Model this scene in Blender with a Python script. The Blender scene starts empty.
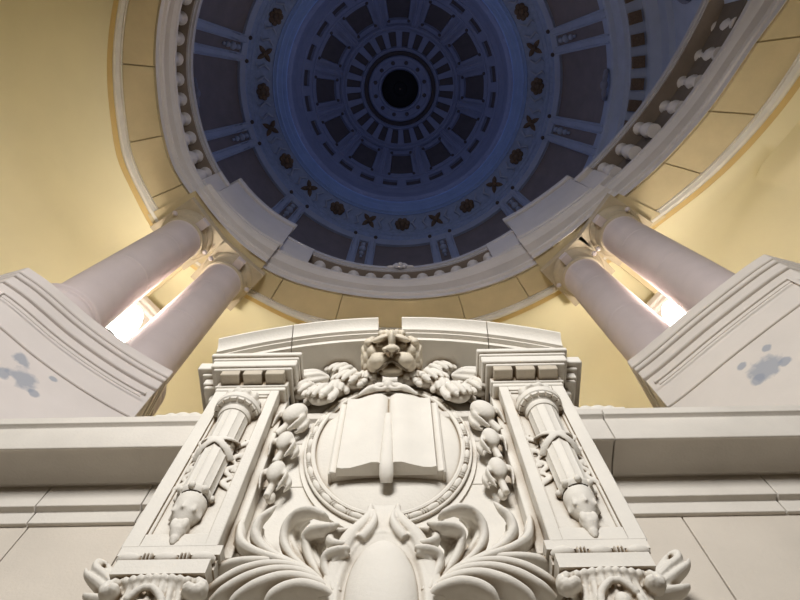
import bpy, math, random
from math import sin, cos, pi, radians as R, atan2, hypot, sqrt
from mathutils import Vector, Matrix
random.seed(7)
SC = bpy.context.scene
COL = SC.collection
E = 1.6                                   # eye height above the floor
# ------------------------------------------------------------------ camera
F = 640.0
AL = math.atan(211 / F)
YAW = R(1.1)
EL = pi / 2 - AL
FWD = Vector((-sin(YAW) * cos(EL), cos(YAW) * cos(EL), sin(EL)))
RGT = Vector((cos(YAW), sin(YAW), 0))
UPV = RGT.cross(FWD)
cd = bpy.data.cameras.new('camera'); cam = bpy.data.objects.new('camera', cd); COL.objects.link(cam)
cd.sensor_width = 36; cd.lens = 36 * F / 800; cd.clip_end = 200
cam.matrix_world = Matrix(((RGT.x, UPV.x, -FWD.x, 0), (RGT.y, UPV.y, -FWD.y, 0), (RGT.z, UPV.z, -FWD.z, E), (0, 0, 0, 1)))
SC.camera = cam

def ray(px, py):
    return FWD + RGT * ((px - 400) / F) + UPV * ((300 - py) / F)
def W(px, py, Y):
    'survey point: where the sight line meets the vertical plane y = Y'
    d = ray(px, py); d = d * (Y / d.y)
    return Vector((d.x, d.y, d.z + E))

# ------------------------------------------------------------------ materials
def mat(name, col, rough=.75, var=.12, scale=3.0, col2=None, bump=.15, bscale=40, spec=.3, emit=None):
    m = bpy.data.materials.new(name); m.use_nodes = True
    nt = m.node_tree; N = nt.nodes; L = nt.links
    b = N['Principled BSDF']
    b.inputs['Roughness'].default_value = rough
    b.inputs['Specular IOR Level'].default_value = spec
    tc = N.new('ShaderNodeTexCoord')
    n1 = N.new('ShaderNodeTexNoise'); n1.inputs['Scale'].default_value = scale; n1.inputs['Detail'].default_value = 6
    n1.inputs['Roughness'].default_value = .6
    L.new(tc.outputs['Object'], n1.inputs['Vector'])
    rp = N.new('ShaderNodeValToRGB')
    c2 = col2 or tuple(c * (1 - var * 2) for c in col)
    rp.color_ramp.elements[0].position = .3; rp.color_ramp.elements[1].position = .68
    rp.color_ramp.elements[0].color = (*c2, 1); rp.color_ramp.elements[1].color = (*col, 1)
    L.new(n1.outputs['Fac'], rp.inputs['Fac'])
    L.new(rp.outputs['Color'], b.inputs['Base Color'])
    if bump:
        n2 = N.new('ShaderNodeTexNoise'); n2.inputs['Scale'].default_value = bscale; n2.inputs['Detail'].default_value = 4
        L.new(tc.outputs['Object'], n2.inputs['Vector'])
        bp = N.new('ShaderNodeBump'); bp.inputs['Strength'].default_value = bump; bp.inputs['Distance'].default_value = .02
        L.new(n2.outputs['Fac'], bp.inputs['Height']); L.new(bp.outputs['Normal'], b.inputs['Normal'])
    if emit:
        b.inputs['Emission Color'].default_value = (*emit[0], 1); b.inputs['Emission Strength'].default_value = emit[1]
    return m
STONE = mat('carved_stone', (.76, .725, .66), var=.05, scale=2.5)
def crease_shade(m):
    'shade painted into the hollows of the carving'
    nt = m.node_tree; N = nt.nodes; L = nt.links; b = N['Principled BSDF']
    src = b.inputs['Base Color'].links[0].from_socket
    ao = N.new('ShaderNodeAmbientOcclusion'); ao.inputs['Distance'].default_value = .09; ao.samples = 4  # occlusion drives a brown shade multiplied into the base colour
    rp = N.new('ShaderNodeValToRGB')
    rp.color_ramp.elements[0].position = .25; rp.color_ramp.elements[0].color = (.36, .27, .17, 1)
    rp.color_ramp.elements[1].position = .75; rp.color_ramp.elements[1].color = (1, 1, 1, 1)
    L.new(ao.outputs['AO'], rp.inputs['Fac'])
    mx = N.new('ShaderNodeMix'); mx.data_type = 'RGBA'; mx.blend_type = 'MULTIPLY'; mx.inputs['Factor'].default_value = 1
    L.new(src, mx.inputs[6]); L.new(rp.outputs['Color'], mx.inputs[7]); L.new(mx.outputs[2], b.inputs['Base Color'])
crease_shade(STONE)
LIONM = mat('tan_stone', (.72, .65, .53), var=.12, scale=9); crease_shade(LIONM)
WALLM = mat('wall_stone', (.66, .60, .52), var=.06, scale=1.2)
JOINT = mat('mortar', (.22, .18, .13), bump=0)
CORN = mat('cornice_stone', (.70, .66, .60), var=.07, scale=1.5)
COLM = mat('column_stone', (.62, .54, .535), var=.06, scale=1.2, bump=.05)
CAPM = mat('capital_stone', (.50, .42, .31), var=.08, bump=.05)
PEDM = mat('pedestal_stone', (.68, .63, .60), var=.05, scale=1.0, bump=.05)
YELL = mat('yellow_plaster', (.76, .685, .46), var=.03, scale=.6, bump=.03)
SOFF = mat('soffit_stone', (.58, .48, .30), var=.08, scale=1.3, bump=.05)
ORNG = mat('ochre_tone', (.62, .45, .20), var=.04, bump=.03)  # even ochre of the ring's outer border strip
RING = mat('ring_stone', (.62, .58, .57), var=.05, scale=1.3, bump=.05)
RAILM = mat('rail_stone', (.50, .48, .50), var=.06, bump=.05)
LIPM = mat('lip_glow_plaster', (.27, .38, .66), var=.06, scale=2, bump=.05)  # blue glow on the lip is put into its base colour
FRZM = mat('frieze_plaster', (.34, .42, .64), var=.1, scale=6, bump=.05)
BLUE = mat('dome_plaster', (.40, .45, .60), var=.06, scale=2, bump=.05)
DBLU = mat('dome_plaster_dark', (.25, .26, .34), var=.06, scale=2, bump=.05)
PANL = mat('dome_panel', (.235, .20, .205), var=.08, scale=2, bump=.03)
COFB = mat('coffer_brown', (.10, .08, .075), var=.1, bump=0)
GOLD = mat('ornament_bronze', (.19, .13, .09), var=.2, scale=20)
DARK = mat('oculus_dark', (.012, .011, .012), bump=0)
LENS = mat('lamp_lens', (1, 1, 1), bump=0, emit=((1, .95, .86), 34))
METL = mat('lamp_metal', (.12, .12, .12), bump=0, rough=.4)
FLOR = mat('floor_marble', (.20, .155, .10), rough=.4, scale=.8)

def add_stains(m, pts, colr=(.27, .30, .36)):
    'blue-grey damp stains on the pedestal face'
    nt = m.node_tree; N = nt.nodes; L = nt.links; b = N['Principled BSDF']
    src = b.inputs['Base Color'].links[0].from_socket
    tc = N.new('ShaderNodeTexCoord')
    nz = N.new('ShaderNodeTexNoise'); nz.inputs['Scale'].default_value = 6; nz.inputs['Detail'].default_value = 3
    L.new(tc.outputs['Object'], nz.inputs['Vector'])
    for (p, r) in pts:
        vm = N.new('ShaderNodeVectorMath'); vm.operation = 'DISTANCE'
        L.new(tc.outputs['Object'], vm.inputs[0]); vm.inputs[1].default_value = p
        ad = N.new('ShaderNodeMath'); ad.operation = 'MULTIPLY_ADD'
        L.new(nz.outputs['Fac'], ad.inputs[0]); ad.inputs[1].default_value = r * 1.6; L.new(vm.outputs['Value'], ad.inputs[2])
        mr = N.new('ShaderNodeMapRange'); mr.inputs['From Min'].default_value = r * 1.55; mr.inputs['From Max'].default_value = r * 1.9
        mr.inputs['To Min'].default_value = .75; mr.inputs['To Max'].default_value = 0
        L.new(ad.outputs[0], mr.inputs['Value'])
        mx = N.new('ShaderNodeMix'); mx.data_type = 'RGBA'
        L.new(mr.outputs['Result'], mx.inputs['Factor']); L.new(src, mx.inputs[6]); mx.inputs[7].default_value = (*colr, 1)
        src = mx.outputs[2]
    L.new(src, b.inputs['Base Color'])

# ------------------------------------------------------------------ mesh builder
class MB:
    def __init__(s): s.v = []; s.f = []; s.m = []
    def add(s, V, Fc, m=0):
        o = len(s.v); s.v += [Vector(p) for p in V]
        for f in Fc: s.f.append(tuple(i + o for i in f)); s.m.append(m)
    def box(s, x0, x1, y0, y1, z0, z1, m=0):
        V = [(x, y, z) for z in (z0, z1) for (x, y) in ((x0, y0), (x1, y0), (x1, y1), (x0, y1))]
        s.add(V, [(3, 2, 1, 0), (4, 5, 6, 7), (0, 1, 5, 4), (1, 2, 6, 5), (2, 3, 7, 6), (3, 0, 4, 7)], m)
    def loft(s, rows, closed_row=False, closed=False, caps=False, m=0, flip=False):
        n = len(rows[0]); o = len(s.v)
        for r in rows: s.v += [Vector(p) for p in r]
        k = len(rows)
        for i in range(k if closed else k - 1):
            for j in range(n if closed_row else n - 1):
                a = o + i * n + j; b = o + i * n + (j + 1) % n
                c = o + ((i + 1) % k) * n + (j + 1) % n; d = o + ((i + 1) % k) * n + j
                s.f.append((d, c, b, a) if flip else (a, b, c, d)); s.m.append(m)
        if caps:
            s.f.append(tuple(o + j for j in range(n))[::-1]); s.m.append(m)
            s.f.append(tuple(o + (k - 1) * n + j for j in range(n))); s.m.append(m)
    def lathe(s, prof, c=(0, 0, 0), n=32, a0=0, a1=2 * pi, m=0, flute=None):
        full = abs(a1 - a0 - 2 * pi) < 1e-6
        rows = []
        for i in range(n if full else n + 1):
            a = a0 + (a1 - a0) * i / n
            row = []
            for (r, z) in prof:
                rr = r
                if flute and flute[2] <= z <= flute[3]: rr = r - flute[1] * abs(sin(a * flute[0] / 2)) ** .5 * 1.0 + flute[1]
                row.append((c[0] + rr * cos(a), c[1] + rr * sin(a), c[2] + z))
            rows.append(row)
        s.loft(rows, closed=full, m=m)
    def tube(s, P, rad, n=10, nrm=None, m=0):
        'sweep an ellipse (ra across, rb along nrm) along P'
        P = [Vector(p) for p in P]; k = len(P); rows = []
        for i, p in enumerate(P):
            t = (P[min(i + 1, k - 1)] - P[max(i - 1, 0)]).normalized()
            nn = Vector(nrm) if nrm is not None else (Vector((0, 0, 1)) if abs(t.z) < .9 else Vector((1, 0, 0)))
            sd = t.cross(nn).normalized(); up = sd.cross(t).normalized()
            r = rad[i] if isinstance(rad[i], (tuple, list)) else (rad[i], rad[i])
            rows.append([p + sd * (r[0] * cos(2 * pi * j / n)) + up * (r[1] * sin(2 * pi * j / n)) for j in range(n)])
        s.loft(rows, closed_row=True, caps=True, m=m)
    def ell(s, c, r, rot=None, nu=14, nv=9, m=0):
        c = Vector(c); rot = rot or Matrix.Identity(3); rows = []
        for i in range(nv + 1):
            a = -pi / 2 + pi * i / nv
            a = max(min(a, pi / 2 - .02), -pi / 2 + .02)
            rows.append([c + rot @ Vector((r[0] * cos(a) * cos(2 * pi * j / nu), r[1] * cos(a) * sin(2 * pi * j / nu), r[2] * sin(a))) for j in range(nu)])
        s.loft(rows, closed_row=True, caps=True, m=m)
    def prism(s, poly, y0, y1, m=0):
        'poly in (x, z), extruded in y'
        n = len(poly)
        s.loft([[(x, y0, z) for x, z in poly], [(x, y1, z) for x, z in poly]], closed_row=True, caps=True, m=m)
    def leaf(s, base, d, nrm, L, Wd, curl=.2, cup=.4, ribs=3, rib=.012, th=.02, n=12, k=10, m=0, tipw=.0):
        'a pointed fleshy leaf with ribs: base point, direction, facing'
        base = Vector(base); d = Vector(d).normalized(); nrm = Vector(nrm); sd = d.cross(nrm).normalized(); nrm = sd.cross(d).normalized()
        top = []; bot = []
        for i in range(n + 1):
            t = i / n; w = Wd * .5 * (sin(pi * min(1, t * .86 + .14)) ** .8 + .02)
            cpt = base + d * (L * t) + nrm * (curl * L * t * t)
            rt = []; rb = []
            for j in range(k + 1):
                q = -1 + 2 * j / k
                h = -cup * w * q * q + rib * cos(ribs * pi * q) * (1 - abs(q)) * (sin(pi * t) + .2)
                p = cpt + sd * (w * q) + nrm * h
                rt.append(p); rb.append(p - nrm * (th * (1 - .7 * q * q)))
            top.append(rt); bot.append(rb)
        rows = [a + b[::-1] for a, b in zip(top, bot)]
        s.loft(rows, closed_row=True, caps=True, m=m)
    def mirrored(s):
        o = MB(); o.v = [Vector((-p.x, p.y, p.z)) for p in s.v]; o.f = [tuple(reversed(f)) for f in s.f]; o.m = list(s.m); return o

def origin(o):
    v = Vector((0, 0, 0))
    while o is not None: v += Vector(o.location); o = o.parent
    return v
def obj(name, mb, mats, parent=None, bevel=0, smooth=38, remesh=0, sm=0, xoff=0):
    'link a builder as ONE mesh object; vertices are given in world space'
    me = bpy.data.meshes.new(name)
    off = origin(parent) - Vector((xoff, 0, 0))
    me.from_pydata([tuple(p - off) for p in mb.v], [], mb.f)
    for mm in (mats if isinstance(mats, (list, tuple)) else [mats]): me.materials.append(mm)
    for p, i in zip(me.polygons, mb.m): p.material_index = i
    import bmesh
    bm = bmesh.new(); bm.from_mesh(me)
    bmesh.ops.remove_doubles(bm, verts=bm.verts, dist=1e-5)
    bmesh.ops.recalc_face_normals(bm, faces=bm.faces); bm.to_mesh(me); bm.free()
    for p in me.polygons: p.use_smooth = True
    me.set_sharp_from_angle(angle=R(smooth))
    o = bpy.data.objects.new(name, me); COL.objects.link(o); o.parent = parent
    if bevel:
        b = o.modifiers.new('bevel', 'BEVEL'); b.width = bevel; b.segments = 2; b.limit_method = 'ANGLE'; b.angle_limit = R(40)
    if remesh:
        r = o.modifiers.new('remesh', 'REMESH'); r.mode = 'VOXEL'; r.voxel_size = remesh; r.use_smooth_shade = True
        if sm:
            q = o.modifiers.new('smooth', 'SMOOTH'); q.iterations = sm; q.factor = .5
    return o
def thing(name, label, cat, loc, group=None, rz=0):
    o = bpy.data.objects.new(name, None); COL.objects.link(o); o.location = loc; o.rotation_euler.z = rz
    o.empty_display_size = .2
    o['label'] = label; o['category'] = cat
    if group: o['group'] = group
    return o
def struct(o): o['kind'] = 'structure'; return o
def stuff(o): o['kind'] = 'stuff'; return o
def dup(root, loc, rz, label):
    def cp(o, par):
        c = o.copy(); COL.objects.link(c); c.parent = par
        for ch in o.children: cp(ch, c)
        return c
    r = cp(root, None); r.location = loc; r.rotation_euler.z = rz; r['label'] = label
    return r

# ------------------------------------------------------------------ plan curves of the opening (distance/height ratios surveyed round the axis)
def spline(tab):
    ks = sorted(tab); vs = [tab[k] for k in ks]; n = len(ks)
    d = [(vs[i + 1] - vs[i]) / (ks[i + 1] - ks[i]) for i in range(n - 1)]
    m = [d[0]] + [(d[i - 1] + d[i]) / 2 if d[i - 1] * d[i] > 0 else 0 for i in range(1, n - 1)] + [d[-1]]
    def f(x):
        if x <= ks[0]: return vs[0] + m[0] * (x - ks[0])
        if x >= ks[-1]: return vs[-1] + m[-1] * (x - ks[-1])
        for i in range(n - 1):
            if x <= ks[i + 1]: break
        h = ks[i + 1] - ks[i]; t = (x - ks[i]) / h
        return ((2 * t ** 3 - 3 * t * t + 1) * vs[i] + (t ** 3 - 2 * t * t + t) * h * m[i] + (-2 * t ** 3 + 3 * t * t) * vs[i + 1] + (t ** 3 - t * t) * h * m[i + 1])
    return f
tO = spline({-26: .80, -11: .668, 1: .593, 11.2: .536, 27: .462, 40: .43, 54: .412, 68: .405, 91: .402, 115: .409, 128: .413, 152.7: .447, 161: .445, 166.7: .446, 175.7: .438, 187.4: .431, 197.5: .426, 235: .42})
tS = spline({-26: .69, -11: .563, -6: .521, 4.8: .464, 16.6: .415, 28: .378, 40: .358, 51.6: .348, 74.5: .333, 91: .328, 107: .332, 130: .353, 156: .362, 163: .367, 171: .364, 182.7: .36, 200: .36, 235: .36})
tC = spline({-26: .60, -12.5: .51, -.2: .441, 16.5: .373, 32: .333, 45: .312, 61: .297, 91: .294, 120: .304, 140: .324, 162: .336, 177: .331, 189: .331, 202: .333, 235: .335})
tR = spline({-26: .51, -14.6: .446, -5: .399, 8: .348, 21: .312, 35: .288, 52: .275, 70: .272, 91: .272, 110: .276, 128: .283, 145: .294, 160: .301, 177: .303, 190: .305, 204: .305, 235: .305})
ZS = 14.4; ZC = 15.6; ZR = 17.0
rO = lambda a: tO(a) * ZS
rS = lambda a: tS(a) * ZS
rC = lambda a: tC(a) * ZC
rR = lambda a: tR(a) * ZR
def pt(r, a, z): return Vector((r * cos(R(a)), r * sin(R(a)), z + E))
def frange(a, b, st):
    n = max(1, int(round(abs(b - a) / st))); return [a + (b - a) * i / n for i in range(n + 1)]
A0, A1 = -27, 236
ANG = frange(A0, A1, 1.5)

# ------------------------------------------------------------------ floor, front wall, cornice
mb = MB(); mb.box(-9, 9, -6, 3.3, -.15, 0); struct(obj('floor', mb, FLOR))
mb = MB()
mb.box(-9, 9, 3.24, 3.6, 0, 6.5, 1)
xs = [-9, -5.2, -2.97, -2.13, -.9, .9, 2.13, 3.15, 5.3, 9]
for i in range(len(xs) - 1):
    for z0, z1 in ((0, 2.2), (2.2, 4.0), (4.0, 5.9)):
        mb.box(xs[i] + .006, xs[i + 1] - .006, 3.2, 3.3, z0 + .006, z1 - .004)
struct(obj('wall_front', mb, [WALLM, JOINT], bevel=.006))
def run_profile(prof, xs, y_in, gap=.005):
    'a moulding of the profile (y, z) run along x in blocks between xs'
    mb = MB()
    for a, b in zip(xs[:-1], xs[1:]):
        mb.loft([[(a + gap, y, z) for y, z in prof], [(b - gap, y, z) for y, z in prof]], closed_row=True, caps=True)
    mb.box(xs[0], xs[-1], y_in, y_in + .1, prof[0][1] + .03, prof[-1][1] - .03, 1)
    return mb
xs = [-6.5, -2.98, -2.13, -.5, .5, 1.62, 2.94, 6.5]
mb = run_profile([(3.24, 5.80), (3.165, 5.80), (3.165, 5.935), (3.11, 5.945), (3.11, 6.21), (3.24, 6.21)], xs, 3.2)
struct(obj('trim_2', mb, [CORN, JOINT], bevel=.006))
xs = [-6.5, -4.4, -1.72, 0, 1.7, 4.2, 6.5]
mb = run_profile([(3.5, 6.205), (3.11, 6.205), (3.06, 6.18), (2.98, 6.205), (2.76, 6.205), (2.75, 6.19), (2.735, 6.19), (2.73, 6.20), (2.725, 6.50), (2.70, 6.515), (2.685, 6.52), (2.675, 6.60), (3.5, 6.615)], xs, 3.3)
struct(obj('trim_1', mb, [CORN, JOINT], bevel=.006))

# gallery floor and yellow upper shell
mb = MB()
mb.box(-9.5, 9.5, 3.1, 10.5, 6.55, 6.76)
mb.box(-9.5, -4.25, -3, 3.1, 6.55, 6.76); mb.box(4.25, 9.5, -3, 3.1, 6.55, 6.76)
struct(obj('floor', mb, FLOR))
mb = MB()
rows = []
for a in ANG:
    ro = rO(a); rw = max(11.0, ro + 2.0)
    prof = [(ro - .02, 14.47), (ro + .15, 14.48), (ro + .6, 14.55), (rw - 2.4, 15.2), (rw - 1.3, 15.0), (rw - .6, 14.4), (rw - .15, 13.5), (rw, 12.3), (rw, 9), (rw, 5.1)]
    rows.append([pt(r, a, z) for r, z in prof])
mb.loft(rows)
struct(obj('ceiling', mb, YELL, smooth=60))

# ------------------------------------------------------------------ circular entablature
ent = thing('circular_entablature', 'curved stone entablature ring with yellow soffit carried on the columns under the dome', 'entablature', (0, 0, ZS + E))
def mixr(a, f, r0=rO, r1=rS): return r0(a) * (1 - f) + r1(a) * f
mb = MB()
mb.loft([[pt(rO(a) + .03, a, 14.48), pt(rO(a), a, 14.44), pt(mixr(a, .14), a, 14.40), pt(mixr(a, .15), a, 14.5)] for a in ANG])
obj('ochre_border', mb, ORNG, ent)
mb = MB()
mb.loft([[pt(mixr(a, f), a, z) for f, z in ((.12, 14.5), (.13, 14.37), (.17, 14.32), (.22, 14.32), (.255, 14.37), (.27, 14.39), (.30, 14.37), (.32, 14.45))] for a in ANG])
obj('outer_moulding', mb, CORN, ent)
J = [-18, -6, 5, 16, 58, 74.5, 107.5, 124, 158.5, 170.5, 186, 201, 217]
mb = MB(); rows = []
for a in sorted(ANG + [j + d for j in J for d in (-.14, -.05, .05, .14)]):
    dz = .05 if any(abs(a - j) < .06 for j in J) else 0
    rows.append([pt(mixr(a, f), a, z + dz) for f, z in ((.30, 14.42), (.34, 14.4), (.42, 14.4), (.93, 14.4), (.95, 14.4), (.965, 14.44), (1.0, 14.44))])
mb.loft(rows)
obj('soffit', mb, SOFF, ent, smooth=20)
CPROF = [(-.02, 14.46, 0), (-.02, 14.40, 0), (.1, 14.385, 0), (.1, 14.57, .01), (.1, 14.585, .07), (.1, 14.64, .09), (.1, 14.69, .06), (.12, 14.71, -.06), (.2, 14.98, -.06), (.5, 15.0, .06), (.55, 15.07, .11), (.6, 15.13, .04), (.62, 15.2, .01), (.8, 15.3, .04), (.85, 15.33, .08), (.88, 15.42, .08), (.9, 15.44, .02), (1, 15.5, 0), (1, 15.60, 0), (.97, 15.62, 0)]
def cornice_rows(angs, out=0.0, zoff=0.0):
    rows = []
    for a in angs:
        s, c = rS(a), rC(a)
        row = [pt(s + (c - s) * f - o - out, a, z + zoff) for f, z, o in CPROF]
        row.append(pt(s + .9, a, 15.6 + zoff))
        rows.append(row)
    return rows
mb = MB(); mb.loft(cornice_rows(ANG)); obj('cornice', mb, RING, ent, smooth=25)
# the entablature breaks forward over each pair of columns
mb = MB(); mb.loft([[pt(rS(a) + .7, a, 15.42), pt(max(8.3, rS(a) + 2), a, 15.42)] for a in ANG]); obj('walkway', mb, RING, ent)
BRK = ((25.5, 51.5), (130.2, 155.8))
for lo, hi in BRK:
    mb = MB(); an = frange(lo, hi, 1.3); rows = []
    for a in an:
        s, c = rS(a), rC(a)
        row = [pt(rO(a) - .12, a, 14.5), pt(rO(a) - .12, a, 14.33), pt(s + .1, a, 14.33)] + [pt(s + (c - s) * f - o - .17, a, z - .06) for f, z, o in CPROF] + [pt(s + .3, a, 15.54)]
        rows.append(row)
    mb.loft(rows, closed_row=True, caps=True)
    nr = len(rows[0]); mb.m = [1 if (q < (len(rows) - 1) * nr and q % nr in (0, 1, 2)) else 0 for q in range(len(mb.m))]
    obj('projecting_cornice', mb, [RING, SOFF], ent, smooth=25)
    # lintel from the columns back to the pier behind
    mid = (lo + hi) / 2 + (1.0 if lo > 90 else -1.0)
    mb = MB()
    mb.loft([[pt(5.3, mid - 1.2, z), pt(5.3, mid + 1.2, z), pt(7.58, mid + 1.0, z), pt(7.58, mid - 1.0, z)] for z in (14.15, 14.9)], closed_row=True, caps=True)
    obj('lintel', mb, SOFF, ent, bevel=.02)

# ------------------------------------------------------------------ balustrades and parapets
def arc_block(mb, a0, a1, f_in, f_out, z0, z1, st=1.5, m=0, flare=0):
    am = (a0 + a1) / 2; k = 1 + flare / ((a1 - a0) / 2)
    rows = [[pt(f_in(a), a, z0), pt(f_in(a), a, z1), pt(f_out(a), am + (a - am) * k, z1), pt(f_out(a), am + (a - am) * k, z0)] for a in frange(a0, a1, st)]
    mb.loft(rows, closed_row=True, caps=True, m=m)
BAL_PROF = [(.0, 0), (.115, 0), (.115, .1), (.075, .14), (.07, .2), (.1, .3), (.125, .42), (.11, .56), (.07, .75), (.055, .88), (.075, .93), (.055, .97), (.11, 1.04), (.11, 1.12), (0, 1.12)]
bal_me = None
def balustrade(a0, a1, label):
    global bal_me
    am = (a0 + a1) / 2
    t = thing('balustrade', label, 'balustrade', pt(rC(am) + .2, am, ZC), 'balustrades round the dome opening')
    mb = MB()
    for i, (ri, ro, z0, z1) in enumerate(((.05, .66, 16.70, 16.78), (0, .70, 16.78, 16.96), (.05, .6, 16.96, 17.0))):
        arc_block(mb, a0, a1, lambda a: rR(a) + ri, lambda a: rR(a) + ro, z0, z1)
    obj('rail', mb, RAILM, t, smooth=25)
    mb = MB(); arc_block(mb, a0, a1, lambda a: rR(a) + .09, lambda a: rR(a) + .64, 16.66, 16.72); obj('rail_underside_shade', mb, RSOF, t, smooth=25)
    mb = MB(); arc_block(mb, a0, a1, lambda a: rC(a) + .06, lambda a: rC(a) + .46, 15.58, 15.66); obj('plinth', mb, RING, t, smooth=25)
    # dark sheet behind the balusters, shade of the gaps put into its colour
    mb = MB(); arc_block(mb, a0, a1, lambda a: rR(a) + .52, lambda a: rR(a) + .62, 15.6, 16.72); obj('gap_shade_sheet', mb, SHAD, t, smooth=25)
    a = a0 + .5 * (2.2 if a1 - a0 < 60 and am > 60 else 2.2); k = 0
    while a < a1 - .6:
        r = max(rR(a) + .30, rC(a) + .12 if a < 10 else 0)
        p = pt(r, a, 15.66)
        if bal_me is None:
            mb = MB(); mb.lathe(BAL_PROF, (0, 0, 0), 14); o = obj('baluster', mb, RING, None); bal_me = o.data
        else:
            o = bpy.data.objects.new('baluster', bal_me); COL.objects.link(o)
        o.parent = t; o.location = p - Vector(t.location); o.rotation_euler.z = R(a); o.scale = (1.5, 1.5, .94)
        a += math.degrees((.60 if am < 30 else .47) / r)
    return t
RSOF = mat('rail_soffit_shade', (.25, .20, .165), var=.08, bump=.05)  # shade under the rail put into this dark brown
SHAD = mat('gap_shade', (.16, .13, .105), var=.1, bump=0)
bf = balustrade(61, 120.3, 'curved stone balustrade with a small rosette, directly above the lion head of the monument')
balustrade(157.6, 234, 'curved stone balustrade on the left side of the dome opening')
balustrade(-26, 22.5, 'curved stone balustrade on the right side of the dome opening')
# rosette on the front rail
mb = MB()
c = pt(rR(91) - .02, 91, 16.9)
for k in range(8):
    a = 2 * pi * k / 8
    mb.ell(c + Vector((.14 * cos(a), -.02, .14 * sin(a))), (.075, .05, .075))
mb.ell(c + Vector((0, -.05, 0)), (.08, .07, .08))
for s in (-1, 1): mb.ell(c + Vector((s * .26, .0, -.06)), (.12, .05, .05))
obj('rosette', mb, RING, bf)

def parapet(lo, hi, wing_lo, wing_hi, label):
    am = (lo + hi) / 2
    t = thing('parapet_pedestal', label, 'pedestal', pt(rC(am), am, ZC), 'pedestals between the balustrades')
    mb = MB(); arc_block(mb, lo, hi, lambda a: rC(a) - .16, lambda a: rC(a) + .55, 15.5, 17.6); obj('dado', mb, RING, t, bevel=.02, smooth=25)
    mb = MB(); arc_block(mb, lo - .4, hi + .4, lambda a: rC(a) - .24, lambda a: rC(a) + .6, 17.6, 17.85); obj('cap', mb, RING, t, bevel=.03, smooth=25)
    mb = MB(); arc_block(mb, lo - .3, hi + .3, lambda a: rC(a) - .22, lambda a: rC(a) + .6, 15.5, 15.68); obj('base_moulding', mb, RING, t, bevel=.03, smooth=25)
    for a0, a1 in ((wing_lo, lo), (hi, wing_hi)):
        mb = MB(); arc_block(mb, a0, a1, lambda a: rR(a) * .5 + rC(a) * .5 - .0, lambda a: rC(a) + .45, 15.58, 16.8)
        arc_block(mb, a0, a1, lambda a: rR(a), lambda a: rR(a) + .5, 16.8, 17.0)
        obj('end_block', mb, RING, t, bevel=.02, smooth=25)
parapet(129.8, 152.8, 120.3, 157.6, 'pale curved parapet pedestal at the dome edge above the left pair of columns')
parapet(27.5, 51.2, 22.5, 61, 'pale curved parapet pedestal at the dome edge above the right pair of columns')

# ------------------------------------------------------------------ columns
RC = 5.7
def column_parts(t):
    mb = MB(); mb.lathe([(0, 8.0), (.56, 8.0), (.56, 8.14), (.545, 8.16), (.57, 8.22), (.57, 8.28), (.55, 8.34), (.53, 8.36), (.52, 8.42), (.56, 8.46), (.56, 8.5), (.5, 8.54), (.46, 8.6), (0, 8.6)], n=48)
    mb.v = [p + Vector((t.location.x, t.location.y, E)) for p in mb.v]; obj('base', mb, COLM, t, bevel=.01)
    prof = [(.45, 8.55)]
    for j in (10.55, 12.35):
        prof += [(.45 - (j - 8.5) * .004, j - .015), (.45 - (j - 8.5) * .004 - .008, j), (.45 - (j - 8.5) * .004, j + .015)]
    prof += [(.425, 13.55), (.45, 13.62)]
    mb = MB(); mb.lathe(prof, n=64)
    mb.v = [p + Vector((t.location.x, t.location.y, E)) for p in mb.v]; obj('shaft', mb, COLM, t, smooth=15)
    cp = MB(); cp.lathe([(.40, 13.58), (.45, 13.6), (.485, 13.63), (.485, 13.68), (.45, 13.71), (.43, 13.72), (.43, 13.88), (.47, 13.9), (.5, 13.93), (.5, 13.96), (.53, 13.98), (.57, 14.06), (.58, 14.12), (0, 14.12)], n=56)
    cp.box(-.6, .6, -.6, .6, 14.12, 14.345)
    cp.v = [p + Vector((t.location.x, t.location.y, E)) for p in cp.v]
    c = obj('capital', cp, CAPM, t, bevel=.012)
    # square tab towards the room and two buds at the sides
    ob = MB(); ob.box(-.1, .1, .44, .64, 13.76, 13.96)
    for s in (-1, 1): ob.ell((s * .52, .2, 13.8), (.06, .05, .08))
    ob.v = [p + Vector((t.location.x, t.location.y, E)) for p in ob.v]
    obj('tab', ob, COLM, c, bevel=.01)
def cpos(a): return Vector((RC * cos(R(a)), RC * sin(R(a)), E + 8.0))
G = 'columns in two pairs under the dome ring'
t = thing('column', 'smooth pale stone column left of the monument, nearer of its pair to the monument', 'column', (0, 0, E + 8.0), G)
column_parts(t)
t.location = cpos(135.3); t.rotation_euler.z = R(135.3 + 90)
dup(t, cpos(148.0), R(148.0 + 90), 'smooth pale stone column at far left, outer one of the left pair')
dup(t, cpos(45.3), R(45.3 + 90), 'smooth pale stone column right of the monument, nearer of its pair to the monument')
dup(t, cpos(33.2), R(33.2 + 90), 'smooth pale stone column at far right, outer one of the right pair')

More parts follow.
